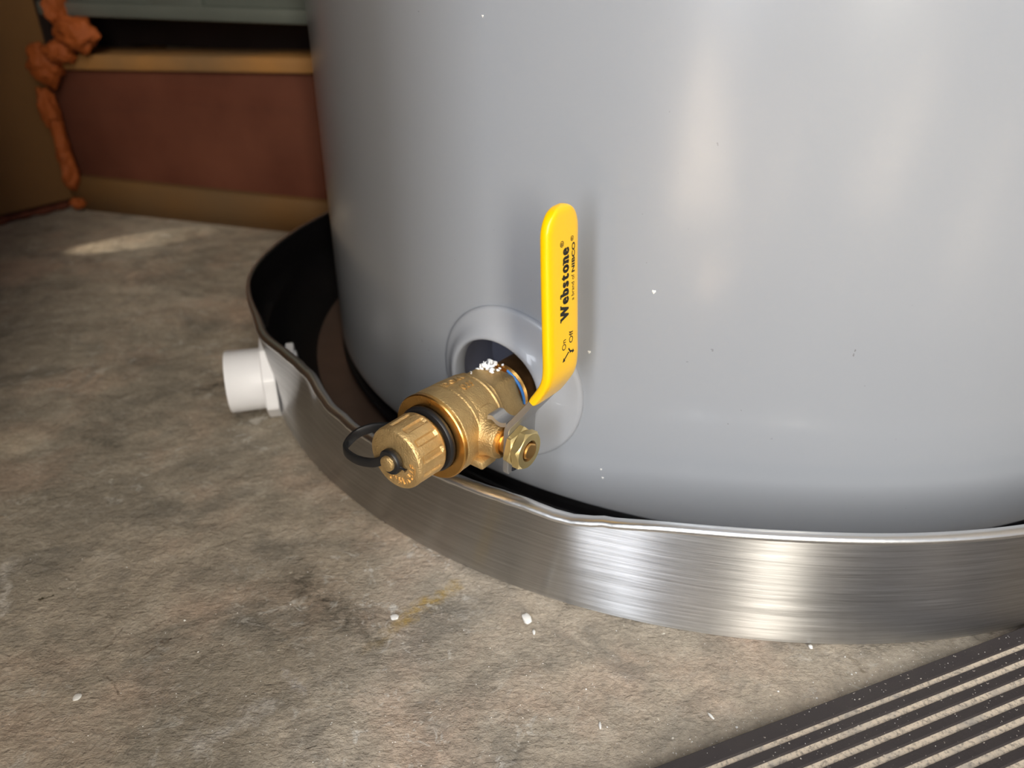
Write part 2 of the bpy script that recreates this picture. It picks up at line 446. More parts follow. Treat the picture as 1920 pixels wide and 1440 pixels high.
# framing of the back wall: boards lying one above the other, each with its own ends
def zb(u, v, off=0.0):
    P = onplane(u, v, B0 - BN * off, BN); return P.z
def board(name, label, off, depth, L_, R_, mat, bev=0.002):
    """L_/R_: (u, v_bottom, v_top) at two pixels columns, extended along the plane"""
    pts = []
    for (u, vb, vt) in (L_, R_):
        Pb = onplane(u, vb, B0 - BN * off, BN); Pt = onplane(u, vt, B0 - BN * off, BN)
        pts.append((bx_of(Pb), Pb.z, Pt.z))
    (x0, b0, t0), (x1, b1, t1) = pts
    def at(x):
        k = (x - x0) / (x1 - x0); return b0 + (b1 - b0) * k, t0 + (t1 - t0) * k
    xa = xl + 0.004; xb = 0.214
    ba, ta = at(xa); bb, tb = at(xb)
    k = Frame(B0, BD, -BN, (0, 0, 1)).p
    c8 = [k(xa, off, ba), k(xb, off, bb), k(xb, off + depth, bb), k(xa, off + depth, ba),
          k(xa, off, ta), k(xb, off, tb), k(xb, off + depth, tb), k(xa, off + depth, ta)]
    mid = k(xa, off, 0)
    v, f = hexbox(c8, bev)
    o = mesh_obj(name, v, f, mat, origin=(mid.x, mid.y, min(ba, bb)), smooth=30)
    return o
o = board('sill_board', '', 0.0, 0.09, (233, 400, 341), (533, 433, 372), M_PLATE)
v0 = min(v.co.z for v in o.data.vertices)
for v in o.data.vertices:
    if v.co.z + o.location.z < 0.012: v.co.z = -o.location.z
top(o, 'weathered brown sill board lying on the concrete under the red board', 'wood board')
top(board('rim_board', '', 0.010, 0.04, (233, 339, 134), (533, 371, 139), M_REDW), 'wide reddish brown stained board between the two narrow boards', 'wood board')
top(board('top_plate_board', '', 0.004, 0.075, (233, 133, 104), (533, 138, 108), M_RAW), 'raw yellow edged board lying on top of the red board', 'wood board')
# dark metal seen in the slot
top(mesh_obj('duct_panel', *box(BF, xl + 0.002, 0.214, 0.10, 0.115, 0.165, 0.30, 0.003), M_GAPD, origin=BF.p(xl, 0.10, 0.165), smooth=30),
    'dark brown metal sheet deep in the slot above the boards', 'metal sheet')
gal = Thing('galvanised_channel', 'grey galvanised metal channel above the dark slot at the top left', 'metal channel', BF.p(xl + 0.02, 0, 0.195))
zt_ = zb(380, 40)
mesh_obj('face_sheet', *box(BF, xl + 0.035, 0.214, 0.004, 0.008, zt_ + 0.013, 0.62, 0.001), M_GALV, gal, smooth=30)
mesh_obj('hem', *box(BF, xl + 0.03, 0.214, -0.002, 0.06, zt_, zt_ + 0.013, 0.0025), M_GALV, gal, smooth=30)
mesh_obj('raised_seam', *box(BF, bx_of(onplane(284, 10, B0, BN)), bx_of(onplane(380, 10, B0, BN)), -0.001, 0.006, zt_ + 0.012, 0.40, 0.002), M_GALV, gal, smooth=30)

struct('slot_dark_sheet', box(LFR, -0.25, -0.012 - (onz(0, 422) - CN).length, -0.004, -0.0005, 0.16, 0.9), M_GAPD)  # dark sheet added over the panel to blacken the slot's left end
# orange spray foam in the corner
fo = Thing('spray_foam', 'orange expanded foam squeezed out along the wall corner', 'foam', (CN.x, CN.y, 0))
def lump(u, v, su, sv, seed, off=0.004, thick=0.014):
    """blob centred where pixel (u,v) meets a plane just in front of the back framing"""
    P = onplane(u, v, B0 + BN * off, BN)
    k = (P - V((0, 0, CH))).dot(fw) / FPX
    bm = bmesh.new(); bmesh.ops.create_icosphere(bm, subdivisions=4, radius=1.0)
    rx, rz = su * k, sv * k
    vs = []
    for q in bm.verts:
        n_ = q.co.normalized()
        d = 1 + 0.34 * noise.noise(n_ * 1.6 + V((seed, 0, 0))) + 0.18 * noise.noise(n_ * 4 + V((0, seed, 0))) + 0.05 * noise.noise(n_ * 10 + V((0, 0, seed)))
        vs.append(P + BD * (n_.x * rx * d) + V((0, 0, 1)) * (n_.z * rz * d) + BN * (n_.y * thick * d))
    bm.verts.index_update(); fs = [tuple(x.index for x in f.verts) for f in bm.faces]; bm.free()
    mesh_obj('foam_lump', vs, fs, M_FOAM, fo, smooth=60)
for a_ in [(108, 12, 14, 34, 1), (142, 62, 40, 32, 2), (110, 98, 30, 20, 3), (84, 122, 29, 34, 4), (92, 205, 16, 38, 5, 0.004, 0.010), (112, 255, 10, 40, 6, 0.004, 0.008),
           (124, 300, 12, 40, 7, 0.004, 0.008), (133, 330, 12, 22, 8, 0.006, 0.010), (146, 381, 14, 10, 9, 0.004, 0.008)]:
    lump(*a_)
mesh_obj('foam_lump', *tube([LFR.p(x, -0.001 - 0.001 * math.sin(x * 90), 0.004) for x in [i * 0.008 - 0.075 for i in range(12)]], lambda i: 0.0035 + 0.0012 * math.sin(i * 2.3), 8), simple('dark_foam', lin(96, 44, 22), 0.8), fo, smooth=60)

# ------------------------------------------------------------------ drain pan
CX, CY, RP, HP = 0.14334, 0.54794, 0.32606, 0.0602
pan = Thing('drain_pan', 'round brushed steel drain pan with a dented rim under the grey tank', 'drain pan', (CX, CY, 0))
RTAB = [(0, .326), (120, .325), (150, .320), (164, .3205), (172, .3250), (180, .3300), (186, .3335), (191, .3350), (196, .3335), (203, .3300), (208, .3300), (212.6, .3248), (216, .3228), (218, .3220), (221, .3245), (224, .3262), (230, .3265), (240, .3272), (245, .3272), (248.3, .3282), (252, .3270), (262, .3265), (300, .326), (360, .326)]
ZTAB = [(0, .0602), (200, .0602), (208, .0602), (214, .0592), (218, .0580), (222, .0545), (226, .0520), (230, .0512), (240, .0512), (245, .0514), (248.5, .0506), (252, .0536), (256, .0568), (262, .0592), (268, .0602), (300, .0602), (360, .0602)]
def pinterp(tab, x):
    for i in range(len(tab) - 1):
        if tab[i][0] <= x <= tab[i + 1][0]:
            (x0, y0), (x1, y1) = tab[i], tab[i + 1]
            m0 = (y1 - tab[i - 1][1]) / (x1 - tab[i - 1][0]) if i > 0 else 0
            m1 = (tab[i + 2][1] - y0) / (tab[i + 2][0] - x0) if i + 2 < len(tab) else 0
            h = x1 - x0; t = (x - x0) / h
            return (2*t**3 - 3*t*t + 1) * y0 + (t**3 - 2*t*t + t) * h * m0 + (3*t*t - 2*t**3) * y1 + (t**3 - t*t) * h * m1
    return tab[-1][1]
def pang(A): return V((math.cos(math.radians(A)), math.sin(math.radians(A)), 0))
def wallp(A, k, dr=0.0):
    """k 0..1 from bottom to the top edge"""
    rt_, zt = pinterp(RTAB, A), pinterp(ZTAB, A)
    sm = k * k * (3 - 2 * k) * 0.6 + 0.4 * k
    r = RP + (rt_ - RP) * sm + dr
    if k < 0.06: r -= 0.0016 * (1 - k / 0.06) ** 2
    return V((CX, CY, 0)) + pang(A) * r + V((0, 0, 0.0004 + (zt - 0.0004) * k))
angs = [i * 0.75 for i in range(480)]
ks = [0, 0.015, 0.03, 0.06] + [0.06 + 0.94 * i / 16 for i in range(1, 17)]
mesh_obj('side_wall', [wallp(A, k) for A in angs for k in ks], grid_faces(len(angs), len(ks), True), M_STEEL, pan, smooth=60)
def rim_pt(A):
    P = wallp(A, 1.0, -0.0012); P.z += 0.0008
    if 236 < A < 252:
        P.z += 0.0002 * noise.noise(V((A * 1.7, 0, 0))); P -= pang(A) * (0.0006 * (1 + noise.noise(V((A * 0.9, 3, 0)))))
    if 205 < A < 232:
        P -= pang(A) * 0.0009 * noise.noise(V((A * 0.5, 8, 0)))
    return P
def rim_mesh():
    vs = []; n = 14
    for A in angs:
        P = rim_pt(A); th = 0.5 if 20 < A < 192 else (0.5 + 0.5 * (A - 192) / 14 if 192 <= A < 206 else 1.0); wd = 0.0027 * th + (0.0010 * max(0, 1 - abs(A - 244) / 12)) + (0.0006 * max(0, 1 - abs(A - 214) / 14)); h = 0.0021 * th
        for k in range(n):
            q = 2 * PI * k / n; vs.append(P + pang(A) * (wd * math.cos(q)) + V((0, 0, h * math.sin(q))))
    fs = []
    for i in range(len(angs)):
        j = (i + 1) % len(angs)
        for k in range(n): fs.append((i * n + k, j * n + k, j * n + (k + 1) % n, i * n + (k + 1) % n))
    return vs, fs
M_INS = simple('bright_steel_inside', W(0.88), 0.35, 1.0)
M_RIM = simple('rolled_steel_rim', W(0.84), 0.30, 1.0, bump=(260, 0.12, 0.0008))
mesh_obj('rim', *rim_mesh(), M_RIM, pan, smooth=60, label='shiny rolled steel rim, bent down below the valve')
# inner face with a wide radius at its foot: black arc, steel elsewhere
inn = []
prof_in = [(0.975, 0.0), (0.8, 0.0)] 
for A in angs:
    for k in (0.985, 0.85, 0.7, 0.55): inn.append(wallp(A, k, -0.0018))
    for j in range(7):
        q = j / 6 * PI / 2
        w0 = wallp(A, 0.52); r0 = math.hypot(w0.x - CX, w0.y - CY) - 0.0018
        r = min(r0, RP - 0.0018) - 0.030 * (1 - math.cos(q)); z = 0.0035 + (0.028) * (1 - math.sin(q))
        inn.append(V((CX, CY, 0)) + pang(A) * r + V((0, 0, z)))
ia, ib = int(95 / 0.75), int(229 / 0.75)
mesh_obj('inner_black_arc', inn[ia * 11:ib * 11], grid_faces(ib - ia, 11), M_BLACK, pan, smooth=60, label='black arc of the inside of the pan wall')
inn2 = inn[(ib - 1) * 11:] + inn[:(ia + 1) * 11]
mesh_obj('inner_wall', inn2, grid_faces(len(inn2) // 11, 11), M_INS, pan, smooth=60)  # near arc, out of view, kept bright to bounce light onto the tank foot
PF = Frame((CX, CY, 0), (0, 0, 1), (1, 0, 0), (0, 1, 0))
mesh_obj('pan_floor', *lathe(PF, [(0.0006, 0.0001), (0.0006, RP - 0.004), (0.0034, RP - 0.0055), (0.0034, 0.0001)], 120), M_DARKMET, pan, smooth=30, label='dark brownish bottom of the pan')

# ------------------------------------------------------------------ tank
TX, TY, RT, ZT = 0.15361, 0.54631, 0.28376, 0.0235
TH0 = math.radians(-123.085); HZ = 0.0807; TTOP = 1.25
tank = Thing('water_heater', 'large glossy light grey cylindrical water heater standing in the steel pan', 'water heater', (TX, TY, 0.0034))
def tk(arc, z, h=0.0):
    """point on the tank: arc metres to the right of the tapping, height z, h outwards"""
    t = TH0 + arc / RT; r = RT + h
    return V((TX + r * math.cos(t), TY + r * math.sin(t), z))
def tank_shell():
    hw = 0.045; N = 16; RH = 0.0245
    pz = [HZ - hw + 2 * hw * i / N for i in range(N + 1)]; px = [-hw + 2 * hw * i / N for i in range(N + 1)]
    circ = 2 * PI * RT; m = 168
    xs = px + [hw + (circ - 2 * hw) * i / m for i in range(1, m)]
    lowr = [(ZT, -0.0016), (ZT + 0.0006, -0.0005), (ZT + 0.0018, 0.0)]
    zs = [z for z, _ in lowr] + [0.030] + pz[0:] + [0.15 + (TTOP - 0.15) * i / 12 for i in range(13)]
    hs = [h for _, h in lowr] + [0.0] * (len(zs) - 3)
    nx, nz = len(xs), len(zs); iz0 = 4
    vs = [tk(x, z, h) for x in xs for z, h in zip(zs, hs)]
    fs = []
    for i in range(nx):
        for j in range(nz - 1):
            if i < N and iz0 <= j < iz0 + N: continue
            i2 = (i + 1) % nx
            fs.append((i * nz + j, i2 * nz + j, i2 * nz + j + 1, i * nz + j + 1))
    per = [(i, 0) for i in range(N)] + [(N, j) for j in range(N)] + [(N - i, N) for i in range(N)] + [(0, N - j) for j in range(N)]
    K = 7; ring = []
    for r_ in range(K + 1):
        row = []
        for (i, j) in per:
            if r_ == 0: row.append(i * nz + iz0 + j); continue
            x, z = px[i], pz[j] - HZ; L_ = math.hypot(x, z); f = r_ / K
            x2, z2 = x + (x / L_ * RH - x) * f, z + (z / L_ * RH - z) * f
            vs.append(tk(x2 - 0.0042 * f, HZ + z2)); row.append(len(vs) - 1)
        ring.append(row)
    n = len(per)
    for r_ in range(K):
        for k in range(n):
            k2 = (k + 1) % n; fs.append((ring[r_][k], ring[r_][k2], ring[r_ + 1][k2], ring[r_ + 1][k]))
    # domed lid
    base = [i * nz + nz - 1 for i in range(nx)]
    for (rr, dz) in ((0.97, 0.012), (0.8, 0.03), (0.4, 0.045)):
        row = []
        for i in range(nx):
            t = TH0 + xs[i] / RT; vs.append(V((TX + RT * rr * math.cos(t), TY + RT * rr * math.sin(t), TTOP + dz))); row.append(len(vs) - 1)
        for i in range(nx):
            i2 = (i + 1) % nx; fs.append((base[i], base[i2], row[i2], row[i]))
        base = row
    fs.append(tuple(base))
    return vs, fs
mesh_obj('shell', *tank_shell(), M_PAINT, tank, smooth=50)
TF = Frame((TX, TY, 0), (0, 0, 1), (1, 0, 0), (0, 1, 0))
mesh_obj('base_ring', *lathe(TF, [(0.0036, 0.272), (0.0036, 0.2775), (0.0125, 0.2785), (0.0135, 0.2835), (0.0150, 0.2843), (0.0165, 0.2835), (0.0175, 0.2795), (0.0228, 0.2795), (0.0228, 0.10)], 240), M_BLACK, tank, smooth=40, label='black plastic base under the shell')
# escutcheon round the tapping: dished collar following the curve of the shell
def esc():
    sh = lambda rho: -0.0042 * max(0, min(1, (0.0385 - rho) / 0.011))
    prof = [(0.0392, 0.0001), (0.0392, 0.0012), (0.0386, 0.0022), (0.0375, 0.0027), (0.0350, 0.0031), (0.0320, 0.0038), (0.0295, 0.0049), (0.0275, 0.0062), (0.0258, 0.0073), (0.0247, 0.0077), (0.0238, 0.0074), (0.0233, 0.0064), (0.0232, 0.0045), (0.0232, 0.0015), (0.0240, -0.0005)]
    n = 128; vs = []
    for i in range(n):
        q = 2 * PI * i / n
        for rho, h in prof: vs.append(tk(rho * math.cos(q) + sh(rho), HZ + rho * math.sin(q), h))
    return vs, grid_faces(n, len(prof), True)
mesh_obj('escutcheon', *esc(), M_RINGP, tank, smooth=50, label='round light grey plastic collar around the valve opening')
def cav():
    n = 64; vs = []; pr = [(0.0244, -0.0008), (0.0275, -0.006), (0.0280, -0.026), (0.0, -0.0265)]
    for i in range(n):
        q = 2 * PI * i / n
        for rho, h in pr: vs.append(tk(rho * math.cos(q) - 0.0042, HZ + rho * math.sin(q), h))
    return vs, grid_faces(n, len(pr), True)
mesh_obj('opening_liner', *cav(), M_CAV, tank, smooth=50, label='dark blue grey lining of the opening')

# ------------------------------------------------------------------ valve
VA = V((-.5961, -.8025, .0264)).normalized(); VB = V((0, 0, 1)).cross(VA).normalized(); VC = VA.cross(VB)
VF = Frame((.0009, .3071, .0801), VA, VB, VC)          # p(s along the valve, t towards the stem, u up)
L = VF.p
mesh_obj('nipple', *lathe(VF, [(-0.026, 0.0001), (-0.026, 0.0133), (0.0068, 0.0133), (0.0072, 0.0120), (0.0125, 0.0115)], 64), M_NIP, tank, smooth=40, label='dark brown brass pipe nipple')

valve = Thing('ball_valve', 'cast brass drain valve screwed on the tank, yellow lever standing upright', 'valve', L(0.035, 0, 0))
def lv(parts, name, mat, sm=40, label=None, par=None, **k):
    return mesh_obj(name, parts[0], parts[1], mat, par if par else valve, smooth=sm, label=label, **k)
# body: hexagonal tail blending into the round barrel
def bodyr(t, s):
    if s > 0.030: return 1.0
    k = min(1, max(0, (0.030 - s) / 0.004))
    q = (t + PI / 6 - 0.45) % (PI / 3) - PI / 6
    hx = 1.0 / math.cos(q) * 0.905
    hx = min(hx, 1.015)
    return 1 * (1 - k) + hx * k
body_prof = [(0.0085, 0.0115), (0.0100, 0.0115), (0.0112, 0.0138), (0.0126, 0.0152), (0.0140, 0.0156), (0.020, 0.0158), (0.0255, 0.0160), (0.0272, 0.0163), (0.0280, 0.0167), (0.0285, 0.0171),
             (0.0290, 0.01745), (0.0296, 0.0172), (0.0304, 0.0173), (0.0312, 0.0179), (0.0318, 0.01805), (0.0324, 0.0176), (0.0330, 0.0178), (0.035, 0.01825), (0.040, 0.0187), (0.0440, 0.01890), (0.0450, 0.01855), (0.0456, 0.0189),
             (0.0474, 0.0190), (0.0480, 0.01865), (0.0486, 0.01905), (0.052, 0.01920), (0.0564, 0.01930), (0.0570, 0.01900)]
body = lv(lathe(VF, body_prof, 144, radf=bodyr), 'body', M_CAST, 25)
lv(lathe(VF, [(0.0570, 0.0185), (0.0573, 0.01945), (0.0587, 0.01945), (0.0592, 0.0190), (0.0592, 0.0150), (0.0588, 0.0145), (0.0588, 0.0118), (0.0640, 0.0118)], 128), 'end_face', M_MACH, 25, 'machined golden front face of the valve')
# stem boss with a fillet where it grows out of the barrel
SF = Frame(L(0.0410, 0, 0), VB, VC, VA)               # along the stem
SF = Frame(L(0.0410, 0, 0), VB, VA, VC)
lv(lathe(SF, [(0.010, 0.0125), (0.0145, 0.0125), (0.0158, 0.0115), (0.0170, 0.0103), (0.0182, 0.0096), (0.0195, 0.0092), (0.0215, 0.00885), (0.0245, 0.00865), (0.0256, 0.0083), (0.0258, 0.0065), (0.0258, 0.001)], 72), 'stem_boss', M_CAST, 30, None)
lv(lathe(SF, [(0.0255, 0.0064), (0.0272, 0.0064), (0.0272, 0.0052), (0.0290, 0.0050)], 48), 'packing_gland', M_MACH, 30, 'orange brass gland behind the lever plate')
lv(box(VF, 0.0405, 0.0505, 0.0100, 0.0215, -0.0125, -0.0085, 0.0009), 'stop_lug', M_CAST, 30)
# sealant and nipple-side collar
lv(lathe(VF, [(0.0082, 0.0128), (0.0082, 0.0146), (0.0090, 0.0149), (0.0096, 0.0144), (0.0102, 0.0148), (0.0108, 0.0143), (0.0108, 0.0120)], 96), 'thread_collar', M_MACH, 30, 'thin bright rings at the thread')
def seal():
    vs = []; n = 40; m = 8
    for i in range(n):
        q = math.radians(2 + 70 * i / (n - 1))
        wd = 0.00075 * math.sin(PI * (i + 0.6) / (n + 0.2)) ** 0.4 * (1 + 0.35 * noise.noise(V((i * 0.5, 0, 0))))
        for k in range(m):
            p = 2 * PI * k / m; s_ = 0.0121 + wd * math.cos(p); r = 0.0150 + 0.0007 * math.sin(p)
            vs.append(L(s_, r * math.cos(q), r * math.sin(q)))
    fs = []
    for i in range(n - 1):
        for k in range(m): fs.append((i * m + k, (i + 1) * m + k, (i + 1) * m + (k + 1) % m, i * m + (k + 1) % m))
    fs += [tuple(range(m)), tuple((n - 1) * m + k for k in range(m))]
    return vs, fs
lv(seal(), 'thread_sealant', M_BLUE, 60, 'blue sealant ring at the rear thread')
def tuft():
    out = []
    rnd = random.Random(5)
    def flake(p, r, st):
        bm = bmesh.new(); bmesh.ops.create_icosphere(bm, subdivisions=2, radius=1.0); vs = []
        for q in bm.verts:
            n_ = q.co.normalized(); d = r * (1 + 0.6 * noise.noise(n_ * 2.5 + p * 900)); vs.append(p + VB * n_.x * d * st + VA * n_.y * d + VC * n_.z * d)
        bm.verts.index_update(); fs = [tuple(x.index for x in f.verts) for f in bm.faces]; bm.free(); return vs, fs
    for i in range(26):
        q = math.radians(rnd.uniform(82, 118)); s_ = rnd.uniform(0.0105, 0.0200)
        hgt = 0.0146 + max(0, 0.0030 * (1 - abs(math.degrees(q) - 102) / 22)) * rnd.uniform(0.2, 1)
        out.append(flake(L(s_, hgt * math.cos(q), hgt * math.sin(q)), rnd.uniform(0.0005, 0.0011), rnd.uniform(0.8, 1.8)))
    for i in range(9):
        q = math.radians(rnd.uniform(92, 112)); s_ = rnd.uniform(0.0115, 0.0185)
        p0 = L(s_, 0.0160 * math.cos(q), 0.0160 * math.sin(q)); d = (VC * 1.2 + VA * rnd.uniform(-.6, .6) + VB * rnd.uniform(-.5, .5)) * rnd.uniform(0.0012, 0.0026)
        out.append(tube([p0, p0 + d * 0.5, p0 + d], lambda i: (0.0006, 0.0004, 0.0001)[i], 5))
    for (s_, a_) in ((0.0245, 112), (0.0260, 108), (0.0232, 118)):
        q = math.radians(a_); out.append(flake(L(s_, 0.0160 * math.cos(q), 0.0160 * math.sin(q)), 0.00035, 1))
    return join(*out)
lv(tuft(), 'tape_shreds', M_TAPE, 60, 'white shreds of thread tape on top of the tail')

# embossed writing on the barrel, reading upside down from here
def wrap_text(txt, size, s0, ang0, r, h, flip=-1):
    vs, fs = text_mesh(txt, size, 0.0004, size * 0.012, 'LEFT')
    out = []
    for p in vs:
        s_ = s0 + flip * (-p.x); q = ang0 + flip * (p.y) / r
        out.append((s_, q, r + h + p.z))
    return [L(s_, rr * math.cos(q), rr * math.sin(q)) for s_, q, rr in out], fs
def rbar(s_): return interp([(0.0330, 0.0178), (0.035, 0.01825), (0.040, 0.0187), (0.0440, 0.0189), (0.05, 0.0191)], s_)
def emb(txt, size, s_from, ang, sx=1.0):
    """letters run from the tail to the front, their tops towards the stem side"""
    vs, fs = text_mesh(txt, size, 0.0004, size * 0.02, 'LEFT')
    out = []
    for p in vs:
        s_ = s_from + p.x * sx; rr = rbar(s_) + 0.00006 + p.z
        q = math.radians(ang) - p.y / 0.0187
        out.append(L(s_, rr * math.cos(q), rr * math.sin(q)))
    return out, fs
lv(emb('600', 0.0052, 0.0352, 84), 'embossed_lettering', M_CAST, 30, None, (valve, body))
lv(emb('WOG', 0.0048, 0.0352, 103), 'embossed_lettering', M_CAST, 30, None, (valve, body))

# strap washer + loop strap
lv(lathe(VF, [(0.0590, 0.0120), (0.0592, 0.0143), (0.0600, 0.0149), (0.0614, 0.0149), (0.0622, 0.0143), (0.0623, 0.0120)], 96), 'strap_washer', M_RUB, 40, 'black rubber ring behind the cap')
def strap():
    pts = spline([(0.0823, -0.0040, -0.0010), (0.0815, -0.0120, -0.0062), (0.0815, -0.0215, -0.0088), (0.0800, -0.0300, -0.0090), (0.0760, -0.0335, -0.0085), (0.0700, -0.0330, -0.0060), (0.0650, -0.0280, -0.0035), (0.0618, -0.0210, -0.0020), (0.0606, -0.0135, -0.0012)], 8)
    vs = []; n = 12
    for i, p in enumerate(pts):
        a_ = pts[max(0, i - 1)]; b_ = pts[min(len(pts) - 1, i + 1)]; t = (b_ - a_).normalized()
        up_ = V((0, 0, 1)); nn = t.cross(up_).normalized(); uu = nn.cross(t)
        f = i / (len(pts) - 1); hw = 0.0019 + 0.0004 * math.sin(PI * f)
        for k in range(n):
            q = 2 * PI * k / n; cx = abs(math.cos(q)) ** 0.5 * (1 if math.cos(q) > 0 else -1); sy = abs(math.sin(q)) ** 0.5 * (1 if math.sin(q) > 0 else -1)
            w_ = p + nn * (0.0009 * cx) + uu * (hw * sy); vs.append(L(*w_))
    fs = grid_faces(len(pts), n) ; fs = []
    for i in range(len(pts) - 1):
        for k in range(n): fs.append((i * n + k, (i + 1) * n + k, (i + 1) * n + (k + 1) % n, i * n + (k + 1) % n))
    fs += [tuple(range(n)), tuple((len(pts) - 1) * n + k for k in range(n))]
    return vs, fs
ringp = lathe(VF, [(0.0806, 0.0030), (0.0806, 0.0050), (0.0812, 0.0055), (0.0830, 0.0055), (0.0836, 0.0050), (0.0836, 0.0030), (0.0806, 0.0030)], 40)
nub = tube([L(0.0822, 0.0052, -0.0004), L(0.0818, 0.0072, -0.0010), L(0.0818, 0.0078, -0.0012)], lambda i: (0.0006, 0.0005, 0.0009)[i], 8)
lv(join(strap(), ringp, nub), 'strap', M_RUB, 50, 'black rubber strap looped over the cap pin')

# cap
def capr(t, s):
    k = 12; q = (t * k / (2 * PI)) % 1.0
    if 0.0655 < s < 0.0775:
        f = min(1, (s - 0.0655) / 0.0012, (0.0775 - s) / 0.0012)
        g = max(0.0, min(1.0, (0.22 - abs(q - 0.5)) / 0.06)); return 1 - 0.062 * g * f
    return 1.0
cp = [(0.0625, 0.0112), (0.0632, 0.0126), (0.0640, 0.0133), (0.0646, 0.0138), (0.0654, 0.0140)] + [(0.0655 + i * 0.0006, 0.0140 - i * 0.00001) for i in range(21)] + [(0.0782, 0.0138), (0.0792, 0.0136), (0.0798, 0.0132), (0.0801, 0.0124), (0.0801, 0.0056), (0.0801, 0.0034)]
cap = lv(lathe(VF, cp, 240, cap1=True, radf=capr), 'cap', M_CAST_CAP, 35, 'knurled cast brass cap closing the outlet')
lv(lathe(VF, [(0.0798, 0.0033), (0.0846, 0.0033), (0.0850, 0.0031), (0.0852, 0.0026), (0.0852, 0.0001)], 48), 'cap_pin', M_CAST_CAP, 30, None, (valve, cap))
def cap_text():
    ms = []
    for i, ch in enumerate('CW617N-LF'):
        vs, fs = text_mesh(ch, 0.0042, 0.0003, 0.00009, 'CENTER')
        q = math.radians(-104 + i * 13.2)
        out = []
        for p in vs:
            rr = 0.0080 + p.y * 1.0   # tops point outwards-in
            rr = 0.0112 - p.y; x = p.x
            qq = q + x / 0.0098
            out.append(L(0.0802 + p.z, rr * math.cos(qq), rr * math.sin(qq)))
        ms.append((out, fs))
    return join(*ms)
lv(cap_text(), 'embossed_lettering', M_CAST_CAP, 30, None, (valve, cap))

# nuts and stem
def hexr(flat, n=6, ph=0.0):
    return lambda t, s: flat / math.cos(((t + ph) % (PI / 3)) - PI / 6)
def hexnut(t0, t1, flat, ri, ph, cham=0.0009):
    prof = [(t0, ri), (t0, 1.0), (t1 - 0.0004, 1.0), (t1, 1.0), (t1, ri), (t0, ri)]
    n = 96; vs = []; corner = flat / math.cos(PI / 6)
    hx = lambda q: flat / math.cos(((q + ph) % (PI / 3)) - PI / 6)
    rows = []
    for i in range(n):
        q = 2 * PI * i / n; h = hx(q)
        ov = (h - flat) / (corner - flat)            # 1 at a corner
        c_ = cham * (0.25 + ov)
        for (x, r) in ((t0, ri), (t0, h - 0.0002), (t0 + 0.0002, h), (t1 - c_, h), (t1, min(h, flat * 0.985)), (t1, ri), ((t0 + t1) / 2, ri * 0.985)):
            vs.append(SF.p(x, r * math.cos(q), r * math.sin(q)))
    return vs, grid_faces(n, 7, True)
lv(hexnut(0.0316, 0.0347, 0.0080, 0.0040, 0.25), 'lock_nut', M_NUT, 20, 'golden lock nut against the lever')
lv(hexnut(0.0349, 0.0388, 0.0078, 0.0047, 0.75, 0.0010), 'stem_nut', M_NUT, 20, 'outer golden hexagon nut')
def stem():
    prof = [(0.026, 0.0038), (0.0380, 0.0038), (0.0392, 0.0034), (0.0392, 0.0)]
    fl = lambda t, s: 1.0 if s < 0.036 else min(1.0, 0.80 / max(0.3, abs(math.sin(t - 0.5))))
    return lathe(SF, [(0.026, 0.0042), (0.0360, 0.0042), (0.0361, 0.0042), (0.0390, 0.0042), (0.0396, 0.0036), (0.0396, 0.0001)], 64, radf=fl)
lv(stem(), 'stem', M_MACH, 25)

# lever: zinc plate below, yellow sleeve above; profile in (t, u), width along s
cen = [(0.0302, -0.0125), (0.0302, 0.0020), (0.0302, 0.0080), (0.0312, 0.0112), (0.0345, 0.0158), (0.0400, 0.0235), (0.0446, 0.0305), (0.0476, 0.0365), (0.0484, 0.0430), (0.0477, 0.0540), (0.0462, 0.0740), (0.0450, 0.0930), (0.0446, 0.1034)]
pth = spline([(t, u, 0) for t, u in cen], 8)
cum = [0.0]
for p, q in zip(pth, pth[1:]): cum.append(cum[-1] + (q - p).length)
def lever_at(x):
    for i in range(len(pth) - 1):
        if cum[i] <= x <= cum[i + 1] or i == len(pth) - 2:
            k = (x - cum[i]) / (cum[i + 1] - cum[i]); p = pth[i].lerp(pth[i + 1], k)
            a_ = pth[max(0, i - 1)]; b_ = pth[min(len(pth) - 1, i + 2)]
            t = (b_ - a_).normalized(); return p, V((t.y, -t.x, 0))      # outward normal (+t side)
LEN = cum[-1]
def u2x(u):
    for i in range(len(pth) - 1):
        if pth[i].y <= u <= pth[i + 1].y: return cum[i] + (u - pth[i].y) / (pth[i + 1].y - pth[i].y) * (cum[i + 1] - cum[i])
    return LEN
def sweep(x0, x1, n, half_w, half_t, smid, power, tipround=None, endcap=0.0):
    """sweep a superellipse section; half_w(x), half_t(x), smid(x)"""
    vs = []; m = 28
    for i in range(n + 1):
        x = x0 + (x1 - x0) * i / n
        p, nn = lever_at(min(x, LEN)); hw, ht, sm = half_w(x), half_t(x), smid(x)
        for k in range(m):
            q = 2 * PI * k / m; c_ = math.cos(q); s_ = math.sin(q)
            cx = math.copysign(abs(c_) ** power, c_) * hw; cy = math.copysign(abs(s_) ** power, s_) * ht
            pt = p + nn * cy; vs.append(L(sm + cx, pt.x, pt.y))
    fs = []
    for i in range(n):
        for k in range(m): fs.append((i * m + k, (i + 1) * m + k, (i + 1) * m + (k + 1) % m, i * m + (k + 1) % m))
    fs += [tuple(range(m)), tuple(n * m + k for k in range(m))]
    return vs, fs
xs0 = u2x(0.0262)
def smid(x): return interp([(0, 0.0364), (xs0, 0.0364), (xs0 + 0.03, 0.0372), (LEN, 0.0378)], x)
def hwp(x):
    lo = min(1.0, 0.93 + x / 0.02)
    return 0.0096 * lo
